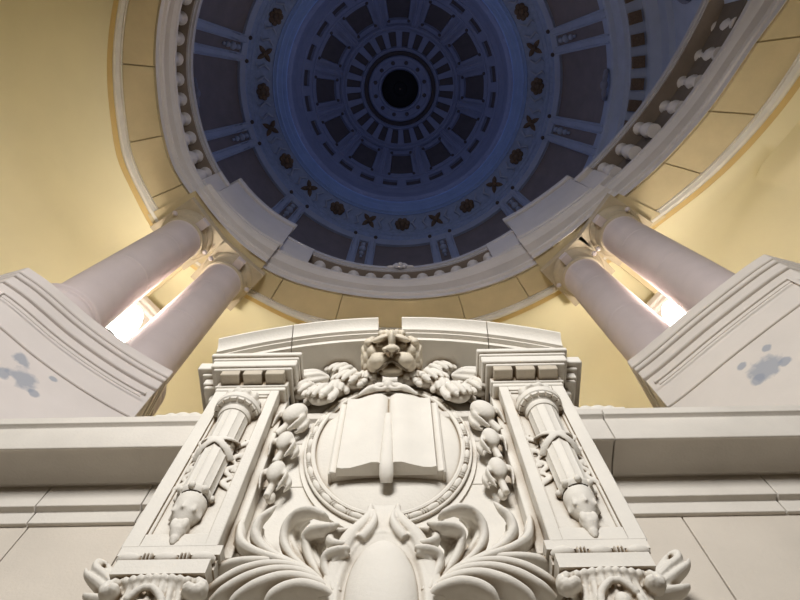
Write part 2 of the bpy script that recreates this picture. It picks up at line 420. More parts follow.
# ------------------------------------------------------------------ pedestals under the columns, piers and lamps behind
def pedestal(tp, lo, hi, label, m, joint_hi):
    am = (lo + hi) / 2
    f = lambda a: tp(a) * 8.0
    t = thing('column_pedestal', label, 'pedestal', pt(f(am) + .7, am, 5.16), 'curved pedestals carrying column pairs')
    an = frange(lo, hi, 1.2); k = .11
    # shaft of the pedestal with a sunk panel on its face
    mb = MB()
    arc_block(mb, lo + .3, hi - .3, lambda a: f(a) + .13, lambda a: f(a) + 1.55, 5.16, 7.6, 1.2, flare=2.2)
    arc_block(mb, lo + .3, hi - .3, lambda a: f(a) + .10, lambda a: f(a) + .5, 6.80, 7.6, 1.2)       # upper course stands a little proud
    obj('body', mb, m, t, bevel=.012, smooth=25)
    mb = MB()
    for (d, z0, z1, e) in ((.10, 7.16, 7.22, .3), (.045, 7.5, 7.58, .2), (.065, 7.58, 7.72, .22), (.025, 7.72, 7.80, .12), (.0, 7.80, 8.0, 0)):
        arc_block(mb, lo + e, hi - e, lambda a: f(a) + d, lambda a: f(a) + 1.6 - d, z0, z1, 1.2, flare=2.2)
    obj('cap_moulding', mb, m, t, bevel=.018, smooth=25)
    # raised border of the panel
    mb = MB()
    for (d, e, z0, z1) in ((.06, 1.2, 7.30, 7.36), (.085, 1.6, 7.24, 7.30)):
        arc_block(mb, lo + e, hi - e, lambda a: f(a) + d, lambda a: f(a) + .3, z0, z1, 1.2)
    for e in ((hi - 1.6,) if am > 90 else (lo + 1.2,)):
        arc_block(mb, e, e + .5, lambda a: f(a) + .06, lambda a: f(a) + .3, 6.98, 7.34, .25)
    obj('panel_border', mb, m, t, bevel=.01, smooth=25)
    return t
tPL = spline({125: .588, 131: .598, 140: .614, 145.6: .625, 153.6: .644, 157: .662})
tPR = spline({23: .645, 27: .609 + .012, 36: .592, 45: .584, 50: .584, 54: .58})
PEDL = mat('pedestal_stone_left', (.67, .62, .595), var=.05, scale=1.0, bump=.05)
PEDR = mat('pedestal_stone_right', (.68, .63, .58), var=.05, scale=1.0, bump=.05)
pl = pedestal(tPL, 131.2, 156.6, 'curved pale stone pedestal with blue grey stains carrying the left pair of columns', PEDL, 0)
pr = pedestal(tPR, 24.4, 49.9, 'curved pale stone pedestal with a blue grey stain carrying the right pair of columns', PEDR, 0)
def on_ped(px, py, tp, root):
    'where the stain lies on the pedestal face'
    d = ray(px, py); a = math.degrees(atan2(d.y, d.x)); r = tp(a) * 8.0 + .13
    z = r / hypot(d.x, d.y) * d.z
    return tuple(pt(r, a, z) - Vector(root.location))
add_stains(PEDL, [(on_ped(x, y, tPL, pl), r) for x, y, r in ((24, 379, .17), (21, 358, .10), (3, 374, .09), (53, 379, .05), (34, 393, .06))])
add_stains(PEDR, [(on_ped(x, y, tPR, pr), r) for x, y, r in ((764, 368, .18), (785, 362, .07), (767, 348, .06), (741, 367, .06), (757, 380, .08))])

for a, side in ((142.0, 'left'), (38.9, 'right')):
    t = thing('pier', 'pale stone pier seen in the gap behind the %s pair of columns' % side, 'pier', pt(7.9, a, 5.16), 'piers behind the column pairs')
    mb = MB(); mb.box(-.55, .55, -.3, .3, 0, 9.3)
    M = Matrix.Rotation(R(a + 90), 4, 'Z'); L0 = Vector(t.location)
    mb.v = [M @ p + L0 for p in mb.v]; obj('shaft', mb, PEDM, t, bevel=.03)
    mb = MB(); mb.box(-.65, .65, -.4, .4, 8.6, 8.75); mb.box(-.72, .72, -.46, .46, 8.75, 9.0)
    mb.v = [M @ p + L0 for p in mb.v]; obj('capital', mb, PEDM, t, bevel=.03)
    # floodlight on a stand between the columns
    p0 = pt(6.2, a + (.4 if side == 'left' else -.2), 8.0)
    t = thing('floodlight', 'bright floodlight glowing in the gap between the %s pair of columns' % side, 'lamp', p0, 'floodlights between the columns')
    mb = MB(); mb.lathe([(0, 0), (.16, 0), (.16, .03), (.03, .06), (.03, 1.5), (0, 1.5)], p0, 16); obj('stand', mb, METL, t)
    mb = MB(); mb.lathe([(.0, 1.52), (.2, 1.55), (.24, 1.66), (.25, 1.66), (.22, 1.53), (.0, 1.5)], p0, 24); obj('housing', mb, METL, t)
    mb = MB(); mb.ell(p0 + Vector((0, 0, 2.35)), (.27, .27, .78), nu=24, nv=18); obj('lens', mb, LENS, t)

# ------------------------------------------------------------------ dome
dm = thing('coffered_dome', 'dark blue grey coffered dome with rings of brown coffers seen from directly below', 'dome', (0, 0, E + 25))
def shell(prof, azs, holes, name, m, root, nsub=4):
    'surface of revolution cut into cells; cells in holes(i, j) are left open'
    mb = MB()
    for i in range(len(prof) - 1):
        for j in range(len(azs) - 1):
            if holes(i, j): continue
            a0, a1 = azs[j], azs[j + 1]; n = max(1, int((a1 - a0) / 2.5))
            rows = [[pt(r, a0 + (a1 - a0) * k / n, z) for r, z in (prof[i], prof[i + 1])] for k in range(n + 1)]
            mb.loft(rows)
    return obj(name, mb, m, root, smooth=25)
def coffer(p0, p1, a0, a1, depth, name, mats, root, studs=False, frame=0, orn=None):
    'a sunk box between two points of the profile and two azimuths'
    mb = MB()
    tn = Vector((p1[0] - p0[0], p1[1] - p0[1])).normalized(); nx, nz = tn.y, -tn.x
    if nz < 0 and nx < 0: nx, nz = -nx, -nz
    if nx < 0 or (nx == 0 and nz < 0): nx, nz = -nx, -nz
    if nz < 0: nz = abs(nz)
    def ring(fr, d):
        P = []
        q0 = (p0[0] + (p1[0] - p0[0]) * fr, p0[1] + (p1[1] - p0[1]) * fr); q1 = (p1[0] - (p1[0] - p0[0]) * fr, p1[1] - (p1[1] - p0[1]) * fr)
        b0 = a0 + (a1 - a0) * fr; b1 = a1 - (a1 - a0) * fr; n = 4
        for k in range(n + 1): P.append(pt(q0[0] + nx * d, b0 + (b1 - b0) * k / n, q0[1] + nz * d))
        for k in range(n + 1): P.append(pt(q1[0] + nx * d, b1 + (b0 - b1) * k / n, q1[1] + nz * d))
        return P
    rows = [ring(0, 0), ring(0, depth * .45)]
    if frame: rows += [ring(frame, depth * .45)]
    fr = frame
    mb.loft(rows, closed_row=True)
    rows = [ring(fr, depth * .45), ring(fr + .02, depth)]
    mb.loft(rows, closed_row=True, m=0)
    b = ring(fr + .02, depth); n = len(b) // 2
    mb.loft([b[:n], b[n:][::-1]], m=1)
    if studs:
        for u, v in ((.1, .12), (.1, .88), (.9, .12), (.9, .88)):
            q = (p0[0] + (p1[0] - p0[0]) * u, p0[1] + (p1[1] - p0[1]) * u); a = a0 + (a1 - a0) * v
            mb.ell(pt(q[0] + nx * depth * .42, a, q[1] + nz * depth * .42), (.075, .075, .06), nu=8, nv=5, m=1)
    return obj(name, mb, mats, root, smooth=25)
# inner coffered cap: elevation as a function of t = r / z
def zin(r): return 28.0 + 3.4 * sqrt(max(0, 1 - (r / 4.55) ** 2))
def rt(t):
    lo, hi = 0.2, 4.54
    for _ in range(50):
        m_ = (lo + hi) / 2
        if m_ / zin(m_) < t: lo = m_
        else: hi = m_
    return lo
ts = [.154, .1425, .1345, .128, .088, .083, .079, .058, .053]
P = [(rt(t), zin(rt(t))) for t in ts]
A24 = []
for k in range(12):
    c = 90 + 30 * k
    A24 += [c - 15, c - 13.2, c - 11.5, c - 2.2, c + 2.2, c + 11.5, c + 13.2]
A24.append(90 + 345)
def in_holes(i, j):
    q = j % 7
    if i == 1: return q in (2, 4)
    if i == 3: return q in (2, 3, 4)
    if i == 6: return q in (2, 4)
    return False
# separate azimuth sets so each ring of coffers has its own rhythm
sh = MB()
def cells(i0, i1, azs, hole):
    for j in range(len(azs) - 1):
        if hole(j): continue
        a0, a1 = azs[j], azs[j + 1]; n = max(1, int((a1 - a0) / 2.5)); s_ = 3
        r0, r1 = P[i0], P[i1]
        rows = []
        for k in range(n + 1):
            row = []
            for s in range(s_ + 1):
                t = ts[i0] + (ts[i1] - ts[i0]) * s / s_; r = rt(t); row.append(pt(r, a0 + (a1 - a0) * k / n, zin(r)))
            rows.append(row)
        sh.loft(rows)
ALL = frange(0, 360, 15)
def az_for(cs, hw):
    o = []
    for c in cs: o += [c - hw, c + hw]
    return o + [o[0] + 360]
c24 = [7.5 + 15 * k for k in range(24)]; c12 = [30 * k for k in range(12)]
az1 = az_for([c + 0 for c in c24], 4.7); az3 = az_for(c12, 11.6); az6 = az_for(c24, 4.1)
cells(0, 1, ALL, lambda j: False); cells(1, 2, az1, lambda j: j % 2 == 0); cells(2, 3, ALL, lambda j: False)
cells(3, 4, az3, lambda j: j % 2 == 0); cells(4, 5, ALL, lambda j: False); cells(5, 6, ALL, lambda j: False)
cells(6, 7, az6, lambda j: j % 2 == 0); cells(7, 8, ALL, lambda j: False)
obj('shell', sh, DBLU, dm, smooth=25)
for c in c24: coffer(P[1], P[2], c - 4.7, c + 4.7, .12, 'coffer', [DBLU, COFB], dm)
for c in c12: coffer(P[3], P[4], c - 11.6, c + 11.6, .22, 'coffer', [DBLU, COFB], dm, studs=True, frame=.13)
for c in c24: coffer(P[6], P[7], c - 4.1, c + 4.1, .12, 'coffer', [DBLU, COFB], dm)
# raised ribs and rings
for k in range(12):
    a = 15 + 30 * k; mb = MB()
    for da in (-1.5, 1.5):
        pts = []
        for t in frange(.129, .0865, .006):
            r = rt(t); pts.append(pt(r, a + da * 1.1, zin(r) - .01))
        mb.tube(pts, [.04] * len(pts), 6)
    obj('rib', mb, DBLU, dm)
mb = MB()
for t, w in ((.1455, .05), (.129, .045), (.0855, .06), (.0565, .05), (.081, .03)):
    r = rt(t); pr_ = [(r + w * cos(x), zin(r) - .02 + w * sin(x)) for x in [2 * pi * q / 8 for q in range(9)]]
    mb.lathe(pr_, (0, 0, E), 96)
obj('ring_moulding', mb, DBLU, dm)
# oculus
ri, zi = rt(.053), zin(rt(.053))

mb = MB(); mb.lathe([(ri + .02, zi - .02), (ri - .04, zi + .15), (ri - .16, zi + .18), (ri - .2, zi)], (0, 0, E), 96, m=1)
mb.lathe([(ri - .2, zi), (ri - .26, zi - .06), (ri - .36, zi - .02), (ri - .38, zi + .02), (1.02, zi + .08), (.98, zi + .02), (.9, zi + .02), (.86, zi + .1), (.86, zi + .9)], (0, 0, E), 96)
oc = obj('oculus', mb, [DBLU, COFB], dm, smooth=30)
mb = MB(); mb.lathe([(.0, zi + .92), (.25, zi + .9), (.3, zi + .86), (.34, zi + .9), (.88, zi + .9)], (0, 0, E), 48); obj('opening', mb, DARK, oc)
for k in range(12):
    a = 15 + 30 * k; mb = MB(); mb.ell(pt(1.17, a, zi + .05), (.1, .1, .06), nu=8, nv=6); obj('stud', mb, COFB, oc)
mb = MB(); mb.ell((0, 0, E + zi + .84), (.05, .05, .05)); obj('pendant', mb, GOLD, oc)
# drum below the cap, lip, frieze and cove
cv = thing('dome_cove', 'ring of twelve brown panels with paired pale blue ribs round the inner dome', 'cove', (0, 0, E + 22))
mb = MB()
mb.lathe([(rt(.154), zin(rt(.154))), (4.5, 28.0), (4.62, 27.9), (4.62, 27.6), (4.75, 27.5), (4.75, 26.2), (4.6, 26.0), (4.6, 25.5)], (0, 0, E), 120)
obj('drum', mb, DBLU, cv, smooth=30)
for k in range(24):
    a = 7.5 + 15 * k; mb = MB(); M = Matrix.Rotation(R(a), 3, 'Z')
    mb.box(-.18, .06, -.07, .07, 26.3, 27.4); mb.v = [M @ (p + Vector((4.66, 0, 0))) + Vector((0, 0, E)) for p in mb.v]; obj('bracket', mb, DBLU, cv)
mb = MB()
mb.lathe([(4.62, 25.6), (4.34, 25.56), (4.27, 25.5), (4.27, 25.36), (4.33, 25.3), (4.4, 25.26), (4.42, 25.2), (4.52, 25.14), (4.56, 25.1), (4.57, 25.0), (4.66, 24.98), (4.70, 24.92)], (0, 0, E), 160)
obj('lip', mb, LIPM, cv, smooth=30)
mb = MB(); mb.lathe([(4.70, 24.92), (4.72, 24.96), (5.33, 24.72), (5.35, 24.66), (5.43, 24.6), (5.45, 24.5), (5.55, 24.46), (5.58, 24.36)], (0, 0, E), 160)
obj('frieze', mb, FRZM, cv, smooth=30)
for k in range(24):
    a = 15 * k; c = pt(5.03, a, 24.76); M = Matrix.Rotation(R(a), 3, 'Z'); mb = MB()
    if k % 2 == 0:
        for q in range(7):
            b = 2 * pi * q / 7; mb.ell(c + M @ Vector((.15 * cos(b), .2 * sin(b), -.02)), (.11, .12, .08), nu=8, nv=6)
        mb.ell(c + Vector((0, 0, -.07)), (.11, .13, .1), nu=8, nv=6)
    else:
        for q in range(4):
            b = pi / 4 + pi / 2 * q; mb.leaf(c, M @ Vector((cos(b), sin(b), -.05)), (0, 0, -1), .34, .17, .1, .2, n=5, k=4)
        mb.ell(c + Vector((0, 0, -.05)), (.08, .08, .08), nu=8, nv=6)
    obj('rosette', mb, GOLD, cv)
for k in range(24):
    mb = MB()
    for d in (-2.4, 2.4):
        a = 7.5 + 15 * k + d
        mb.tube([pt(4.83, a - 1, 24.86), pt(5.0, a + .8, 24.75), pt(5.2, a - .6, 24.70), pt(5.28, a + .6, 24.69)], [.03, .05, .045, .02], 6)
    obj('scrollwork', mb, BLUE, cv)
tc_ = frange(0, 1, .1)
def cove(t):  # t 0 at top, 1 at bottom
    return (5.58 + .98 * sin(t * pi / 2) ** .9, 24.36 - 3.3 * t ** 1.15)
Tc = [0, .08, .9, 1.0]
mb = MB()
azc = []
for k in range(12):
    c = 30 * k; azc += [c - 10.4, c + 10.4, c + 13.3, c + 16.7]
azc.append(360 - 10.4)
for i in range(3):
    for j in range(len(azc) - 1):
        if i == 1 and j % 4 in (0, 2): continue
        n = max(2, int((azc[j + 1] - azc[j]) / 2))
        mb.loft([[pt(*(lambda q: (q[0], azc[j] + (azc[j + 1] - azc[j]) * k / n, q[1]))(cove(Tc[i] + (Tc[i + 1] - Tc[i]) * s / 8))) for s in range(9)] for k in range(n + 1)])
obj('shell', mb, BLUE, cv, smooth=25)
def cove_panel(a0, a1, depth, mats, name):
    mb = MB()
    def p_(t, a, d): q = cove(t); return pt(q[0] + d * .85, a, q[1] + d * .5)
    n = max(2, int((a1 - a0) / 2)); S = [.08 + .82 * s / 10 for s in range(11)]; AA = [a0 + (a1 - a0) * k / n for k in range(n + 1)]
    loop = [(S[0], a) for a in AA] + [(s, a1) for s in S[1:]] + [(S[-1], a) for a in AA[::-1][1:]] + [(s, a0) for s in S[::-1][1:-1]]
    mb.loft([[p_(t, a, 0) for t, a in loop], [p_(t, a, depth) for t, a in loop]], closed_row=True)
    mb.loft([[p_(t, a, depth) for t in S] for a in AA], m=1)
    return obj(name, mb, mats, cv, smooth=25)
for k in range(12):
    cove_panel(30 * k - 10.4, 30 * k + 10.4, .12, [BLUE, PANL], 'panel')
    p = cove_panel(30 * k + 13.3, 30 * k + 16.7, .10, [BLUE, PANL], 'rib_panel')
    mb = MB()
    for t, w in ((.12, .1), (.2, .14), (.28, .1), (.34, .06)):
        q = cove(t); mb.ell(pt(q[0] + .05, 30 * k + 15, q[1]), (w, w, .08), nu=8, nv=6)
    obj('ornament', mb, BLUE, p)
    mb = MB()                                    # raised bead of each rib
    for d in (10.9, 12.8, 17.2, 19.1):
        pts = [pt(cove(t)[0] - .02, 30 * k + d, cove(t)[1] - .02) for t in frange(.04, 1, .12)]
        mb.tube(pts, [.028] * len(pts), 6)
    obj('rib', mb, BLUE, cv)
    mb = MB()                                    # small dark studs at the head of each rib pair
    for d in (-4.1, 4.1): mb.ell(pt(5.56, 30 * k + 15 + d, 24.38), (.08, .08, .06), nu=8, nv=5)
    obj('stud', mb, COFB, cv)
    mb = MB(); q = cove(.93); c = pt(q[0] - .05, 30 * k, q[1])      # wreath at the foot of the panel
    M = Matrix.Rotation(R(30 * k), 3, 'Z')
    pts = [c + M @ Vector((.14 * sin(b), .42 * cos(b), .30 * sin(b))) for b in [2 * pi * z / 20 for z in range(21)]]
    mb.tube(pts, [.07 + .02 * (z % 2) for z in range(21)], 6); mb.ell(c + M @ Vector((-.15, 0, -.30)), (.12, .16, .12))
    obj('wreath', mb, DBLU, cv)
mb = MB()
mb.lathe([(6.56, 21.06), (6.6, 20.95), (6.72, 20.9), (6.8, 20.75), (6.85, 20.6), (6.95, 20.55), (6.98, 20.5)], (0, 0, E), 120)
mb.lathe([(6.98, 20.5), (7.45, 20.45), (7.5, 20.3), (7.62, 20.2), (7.75, 20.1), (7.8, 19.7), (7.95, 19.6), (7.95, 15.45)], (0, 0, E), 120)
obj('cornice', mb, BLUE, cv, smooth=30)
for k in range(72):
    a = 5 * k; mb = MB(); M = Matrix.Rotation(R(a), 3, 'Z')
    mb.box(7.0, 7.36, -.17, .17, 20.36, 20.5); mb.v = [M @ p + Vector((0, 0, E)) for p in mb.v]; obj('dentil', mb, GOLD, cv)
for k in range(24):
    a = -3 + 15 * k; c = pt(7.9, a, 18.6); M = Matrix.Rotation(R(a), 3, 'Z'); mb = MB()
    pts = [c + M @ Vector((0, .38 * cos(b), .5 * sin(b))) for b in [2 * pi * z / 16 for z in range(17)]]
    mb.tube(pts, [.09] * 17, 6); mb.ell(c, (.1, .16, .2)); obj('wreath', mb, DBLU, cv)

# ------------------------------------------------------------------ carved monument on the front wall
X0 = -.145
mon = thing('carved_monument', 'large carved stone wall monument with open book, lion head and two torches', 'monument', (X0, 2.9, 4.0))
def U(px, py, Y):
    p = W(px, py, Y); p.x -= X0; return p
def one(name, mb, m=STONE, par=None, **k): return obj(name, mb, m, par or mon, xoff=X0, **k)
def pair(name, mb, m=STONE, par=None, **k):
    pa = par or (mon, mon)
    return one(name, mb, m, pa[0], **k), one(name, mb.mirrored(), m, pa[1], **k)
def path(pts, n=24):
    'smooth curve through points (Catmull-Rom)'
    P = [Vector(p) for p in pts]; P = [P[0] * 2 - P[1]] + P + [P[-1] * 2 - P[-2]]; out = []
    k = len(P) - 3
    for i in range(n + 1):
        s = min(i / n * k, k - 1e-6); j = int(s); t = s - j
        a, b, c, d = P[j:j + 4]
        out.append(.5 * ((2 * b) + (c - a) * t + (2 * a - 5 * b + 4 * c - d) * t * t + (3 * b - a - 3 * c + d) * t ** 3))
    return out
def rads(v, n=24):
    k = len(v) - 1; o = []
    for i in range(n + 1):
        s = min(i / n * k, k - 1e-6); j = int(s); t = s - j; o.append(v[j] * (1 - t) + v[j + 1] * t)
    return o
# back slab and central field
mb = MB(); mb.box(-1.45, 1.45, 2.86, 3.26, 3.7, 7.05)
mb.box(-.93, .93, 2.74, 2.9, 3.7, 5.60); mb.box(-.93, .93, 2.74, 2.9, 5.605, 7.35)
mb.prism([(-1.0, 7.0), (1.0, 7.0)] + [(u, 7.62 - .205 * (abs(u) + .05) ** 2) for u in frange(1.0, -1.0, .1)], 2.785, 3.25)
one('field', mb, bevel=.006)
# pilasters
mb = MB()
mb.box(-1.526, -.970, 2.528, 3.2, 4.683, 5.62); mb.box(-1.526, -.970, 2.528, 3.2, 5.626, 6.777)
fr = (-1.53, -.965, 4.68, 6.78)
for x0, x1, z0, z1 in ((-1.53, -1.425, 4.68, 6.78), (-1.04, -.965, 4.68, 6.78), (-1.425, -1.04, 4.68, 4.80), (-1.425, -1.04, 6.64, 6.78)):
    mb.box(x0, x1, 2.5, 2.6, z0, z1)
mb.box(-1.425, -1.40, 2.512, 2.6, 4.80, 6.64); mb.box(-1.055, -1.04, 2.512, 2.6, 4.80, 6.64); mb.box(-1.40, -1.055, 2.512, 2.6, 6.61, 6.64)
mb.box(-.985, -.905, 2.62, 2.9, 4.72, 6.95)
pil = pair('pilaster', mb, bevel=.008)
# bead and reel with the fillet below
mb = MB()
mb.box(-1.52, -.93, 2.50, 3.1, 4.61, 4.69)
mb.box(-1.50, -.945, 2.53, 3.1, 4.52, 4.62)
for x in (-1.435, -1.225, -1.015):
    mb.ell((x, 2.50, 4.575), (.072, .042, .042), nu=12, nv=10)
    if x < -1.1:
        for d in (.085, .105, .125): mb.ell((x + d, 2.50, 4.575), (.009, .04, .04))
z0, z1 = 4.42, 4.53
mb.box(-1.475, -.955, 2.46, 3.1, z0, z1)
pair('bead_moulding', mb, par=pil, bevel=.008)
# leafy console below
mb = MB()
mb.box(-1.42, -1.0, 2.62, 3.15, 3.75, 4.44)
mb.ell((-1.21, 2.66, 4.2), (.24, .2, .34))
for x, s in ((-1.44, 1), (-.985, -1)):
    for k in range(9):
        a = k / 8 * 1.6 * pi; r = .075 - .006 * k
        mb.ell((x + s * (.02 + r * cos(a)), 2.55 - .008 * k, 4.34 + r * sin(a)), (.04, .06, .04), nu=8, nv=6)
for k in range(9):
    x = -1.41 + .0506 * k; bow = .10 * (1 - ((k - 4) / 4.6) ** 2); lean = (k - 4) * .006
    P_ = path([(x + lean, 2.66 - bow * .6, 3.78), (x, 2.60 - bow, 4.0), (x, 2.585 - bow, 4.2), (x - lean, 2.56 - bow * .8, 4.33), (x - lean * 1.5, 2.51 - bow * .3, 4.385)], 16)
    mb.tube(P_, [(w, w * 1.3) for w in rads((.03, .026, .02, .022, .028), 16)], 10, nrm=(0, -1, 0))
    mb.ell((x - lean * 1.5, 2.495 - bow * .3, 4.385), (.024, .035, .03), nu=8, nv=6)
for s in (-1, 1):
    P_ = path([(-1.21 + s * .11, 2.47, 4.12), (-1.21 + s * .09, 2.45, 4.22), (-1.21 + s * .03, 2.43, 4.28), (-1.21, 2.43, 4.285)], 12)
    mb.tube(P_, rads((.02, .022, .02, .02), 12), 10)
mb.ell((-1.21, 2.45, 4.15), (.045, .05, .06)); mb.ell((-1.21, 2.45, 4.02), (.07, .05, .05))
pair('console', mb, remesh=.007, sm=1)
# scroll leaves at the outer foot
mb = MB()
for pts, rr in (([(128, 600), (117, 592), (105, 580), (97, 572), (99, 564), (107, 565)], (.05, .06, .06, .05, .035, .02)),
                ([(128, 604), (112, 597), (98, 586), (88, 577), (86, 570)], (.05, .055, .05, .035, .015)),
                ([(127, 596), (118, 585), (110, 572), (108, 566)], (.04, .04, .035, .02)),
                ([(130, 610), (110, 604), (92, 601), (84, 596)], (.05, .05, .045, .02))):
    P_ = path([U(x, y, 2.95) for x, y in pts], 18); mb.tube(P_, [(r * .72, r * 1.3) for r in rads(rr, 18)], 10, nrm=(0, -1, 0))
pair('scroll_leaf', mb, remesh=.008, sm=1)
# ---- torches
TU = -1.235; TY = 2.50
mb = MB(); mb.lathe([(.0, 5.08), (.09, 5.08), (.092, 5.2), (.118, 6.22), (0, 6.22)], (TU, TY, 0), 96, flute=(12, .014, 5.1, 6.2))
mb.lathe([(.10, 5.1), (.115, 5.12), (.115, 5.15), (.1, 5.17)], (TU, TY, 0), 40)
tor = pair('torch', mb, par=None)
mb = MB(); mb.lathe([(.09, 6.14), (.125, 6.15), (.135, 6.18), (.13, 6.21), (.15, 6.23), (.185, 6.26), (.19, 6.31), (.17, 6.345), (.13, 6.36), (0, 6.36)], (TU, TY, 0), 48)
for k in range(18):
    a = 2 * pi * k / 18; mb.box(-.022, .022, -.175, -.14, 6.225, 6.265)
    M = Matrix.Rotation(a, 3, 'Z'); mb.v[-8:] = [M @ p + Vector((TU, TY, 0)) for p in mb.v[-8:]]
pair('collar', mb, par=tor)
mb = MB()
random.seed(3)
mb.ell((TU, TY, 6.40), (.12, .12, .1))
for k in range(11):
    a = 2 * pi * k / 11; r = .085
    h = .13 + .06 * random.random()
    c = Vector((TU + r * cos(a), TY + r * sin(a), 6.38))
    mb.tube(path([c, c + Vector((.03 * cos(a), .03 * sin(a), h * .5)), c + Vector((-.02 * cos(a) + .03, -.02 * sin(a), h))], 8), rads((.045, .05, .012), 8), 8)
for k in range(5):
    a = 2 * pi * k / 5 + .3; c = Vector((TU + .035 * cos(a), TY + .035 * sin(a), 6.42))
    mb.tube(path([c, c + Vector((.01, -.01, .1)), c + Vector((-.02, 0, .22))], 8), rads((.05, .05, .01), 8), 8)
pair('flame', mb, par=tor, remesh=.009, sm=1)
mb = MB()                                        # husk of leaves and bud at the foot
mb.lathe([(0, 4.86), (.045, 4.86), (.085, 4.93), (.1, 5.02), (.1, 5.09), (0, 5.1)], (TU, TY, 0), 30)
for k in range(8):
    a = 2 * pi * k / 8; d = Vector((cos(a), sin(a), 0))
    mb.leaf(Vector((TU, TY, 5.12)) + d * .075, Vector((0, 0, -1)) + d * .02, d, .2, .1, .12, .4, 1, .01, .03, n=8, k=6)
    mb.ell(Vector((TU, TY, 5.13)) + d * .11, (.028, .028, .03), nu=8, nv=6)
pair('husk', mb, par=tor, remesh=.009, sm=1)
mb = MB(); mb.lathe([(0, 4.70), (.012, 4.70), (.03, 4.74), (.03, 4.76), (.05, 4.80), (.055, 4.86), (.04, 4.92), (0, 4.93)], (TU, TY, 0), 24)
for k in range(4):
    a = pi / 4 + pi / 2 * k; mb.ell((TU + .045 * cos(a), TY + .045 * sin(a), 4.85), (.025, .025, .05), nu=8, nv=6)
pair('bud', mb, par=tor, remesh=.008, sm=1)
mb = MB()                                        # ribbon tied round the shaft, fluttering to both sides
def band(P_, w, n=10): mb.tube(P_, [(w, .014)] * len(P_), n)
for s in (-1, 1):
    P_ = [Vector((TU + .122 * sin(b), TY - .122 * cos(b), 5.68 + s * .11 * b / 1.4)) for b in [-1.5 + 3.0 * i / 16 for i in range(17)]]
    mb.tube(P_, [(.032, .012)] * 17, 8, nrm=(0, -1, .01))
for sx in (-1, 1):
    for q, (dz, a_) in enumerate(((.12, 0), (-.05, .8), (-.22, 1.6), (-.38, 2.4))):
        bx = TU + sx * (.145 + .015 * (q % 2)); z = 5.70 + dz
        P_ = [Vector((bx + sx * .04 * sin(i / 8 * 2 * pi + a_), 2.53 - .015 * sin(i / 8 * pi), z + .1 - .2 * i / 8)) for i in range(9)]
        mb.tube(P_, [(r, r * .5) for r in rads((.012, .030, .028, .01), 8)], 8, nrm=(0, -1, 0))
        mb.ell((bx + sx * .03, 2.53, z + .02), (.03, .018, .035), nu=8, nv=6)
pair('ribbon', mb, par=tor, remesh=.009, sm=1)
# ---- entablature blocks over the pilasters
mb = MB()
mb.box(-1.55, -.90, 2.475, 3.2, 6.745, 6.775); mb.box(-1.535, -.915, 2.49, 3.2, 6.70, 6.78)
mb.box(-1.54, -.905, 2.485, 3.2, 6.78, 6.93)
mb.box(-1.58, -.87, 2.365, 3.2, 6.862, 6.90); mb.box(-1.61, -.84, 2.345, 3.2, 6.90, 7.02); mb.box(-1.62, -.83, 2.335, 3.2, 7.02, 7.06); mb.box(-1.645, -.81, 2.31, 3.2, 7.06, 7.12)
# set-back wing at the outer side
for (x, y, a, b) in ((-1.60, 2.66, 6.70, 6.80), (-1.64, 2.63, 6.80, 6.90), (-1.70, 2.56, 6.90, 6.95), (-1.72, 2.54, 6.95, 7.05), (-1.75, 2.50, 7.05, 7.09), (-1.80, 2.45, 7.09, 7.22)):
    mb.box(x, -1.2, y, 3.2, a, b)
DENT = mat('shaded_stone', (.56, .50, .41), var=.08, scale=6); crease_shade(DENT)  # darker stone copy: the corona's shade put into the dentil colour
eb = pair('entablature_block', mb, bevel=.012)
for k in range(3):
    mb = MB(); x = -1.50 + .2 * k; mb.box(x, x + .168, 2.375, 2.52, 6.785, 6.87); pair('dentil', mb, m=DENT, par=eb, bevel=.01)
# ---- broken segmental pediment
def arc_z(u):    # lower edge of the pediment
    return 7.63 - .205 * (u + .05) ** 2 if u > -1.7 else 7.1
PP = [(2.80, -.03), (2.40, -.03), (2.395, .02), (2.35, .025), (2.35, .05), (2.32, .055), (2.315, .08), (2.295, .12), (2.26, .15), (2.235, .165), (2.235, .19), (2.5, .24), (2.80, .24)]
for hl in (0,):
    us = frange(-1.63, -.975, .06); mb = MB()
    for seg in (us, frange(-.967, -.12, .06)):
        rows = []
        for u in seg:
            sl = -.41 * (u + .05); rows.append([(u - .0 * z + (0.055 * (z / .3) if seg is not us and u > -.1 else 0), y, arc_z(u) + z) for y, z in PP])
        mb.loft(rows, closed_row=True, caps=True)
    pair('pediment', mb, smooth=28)
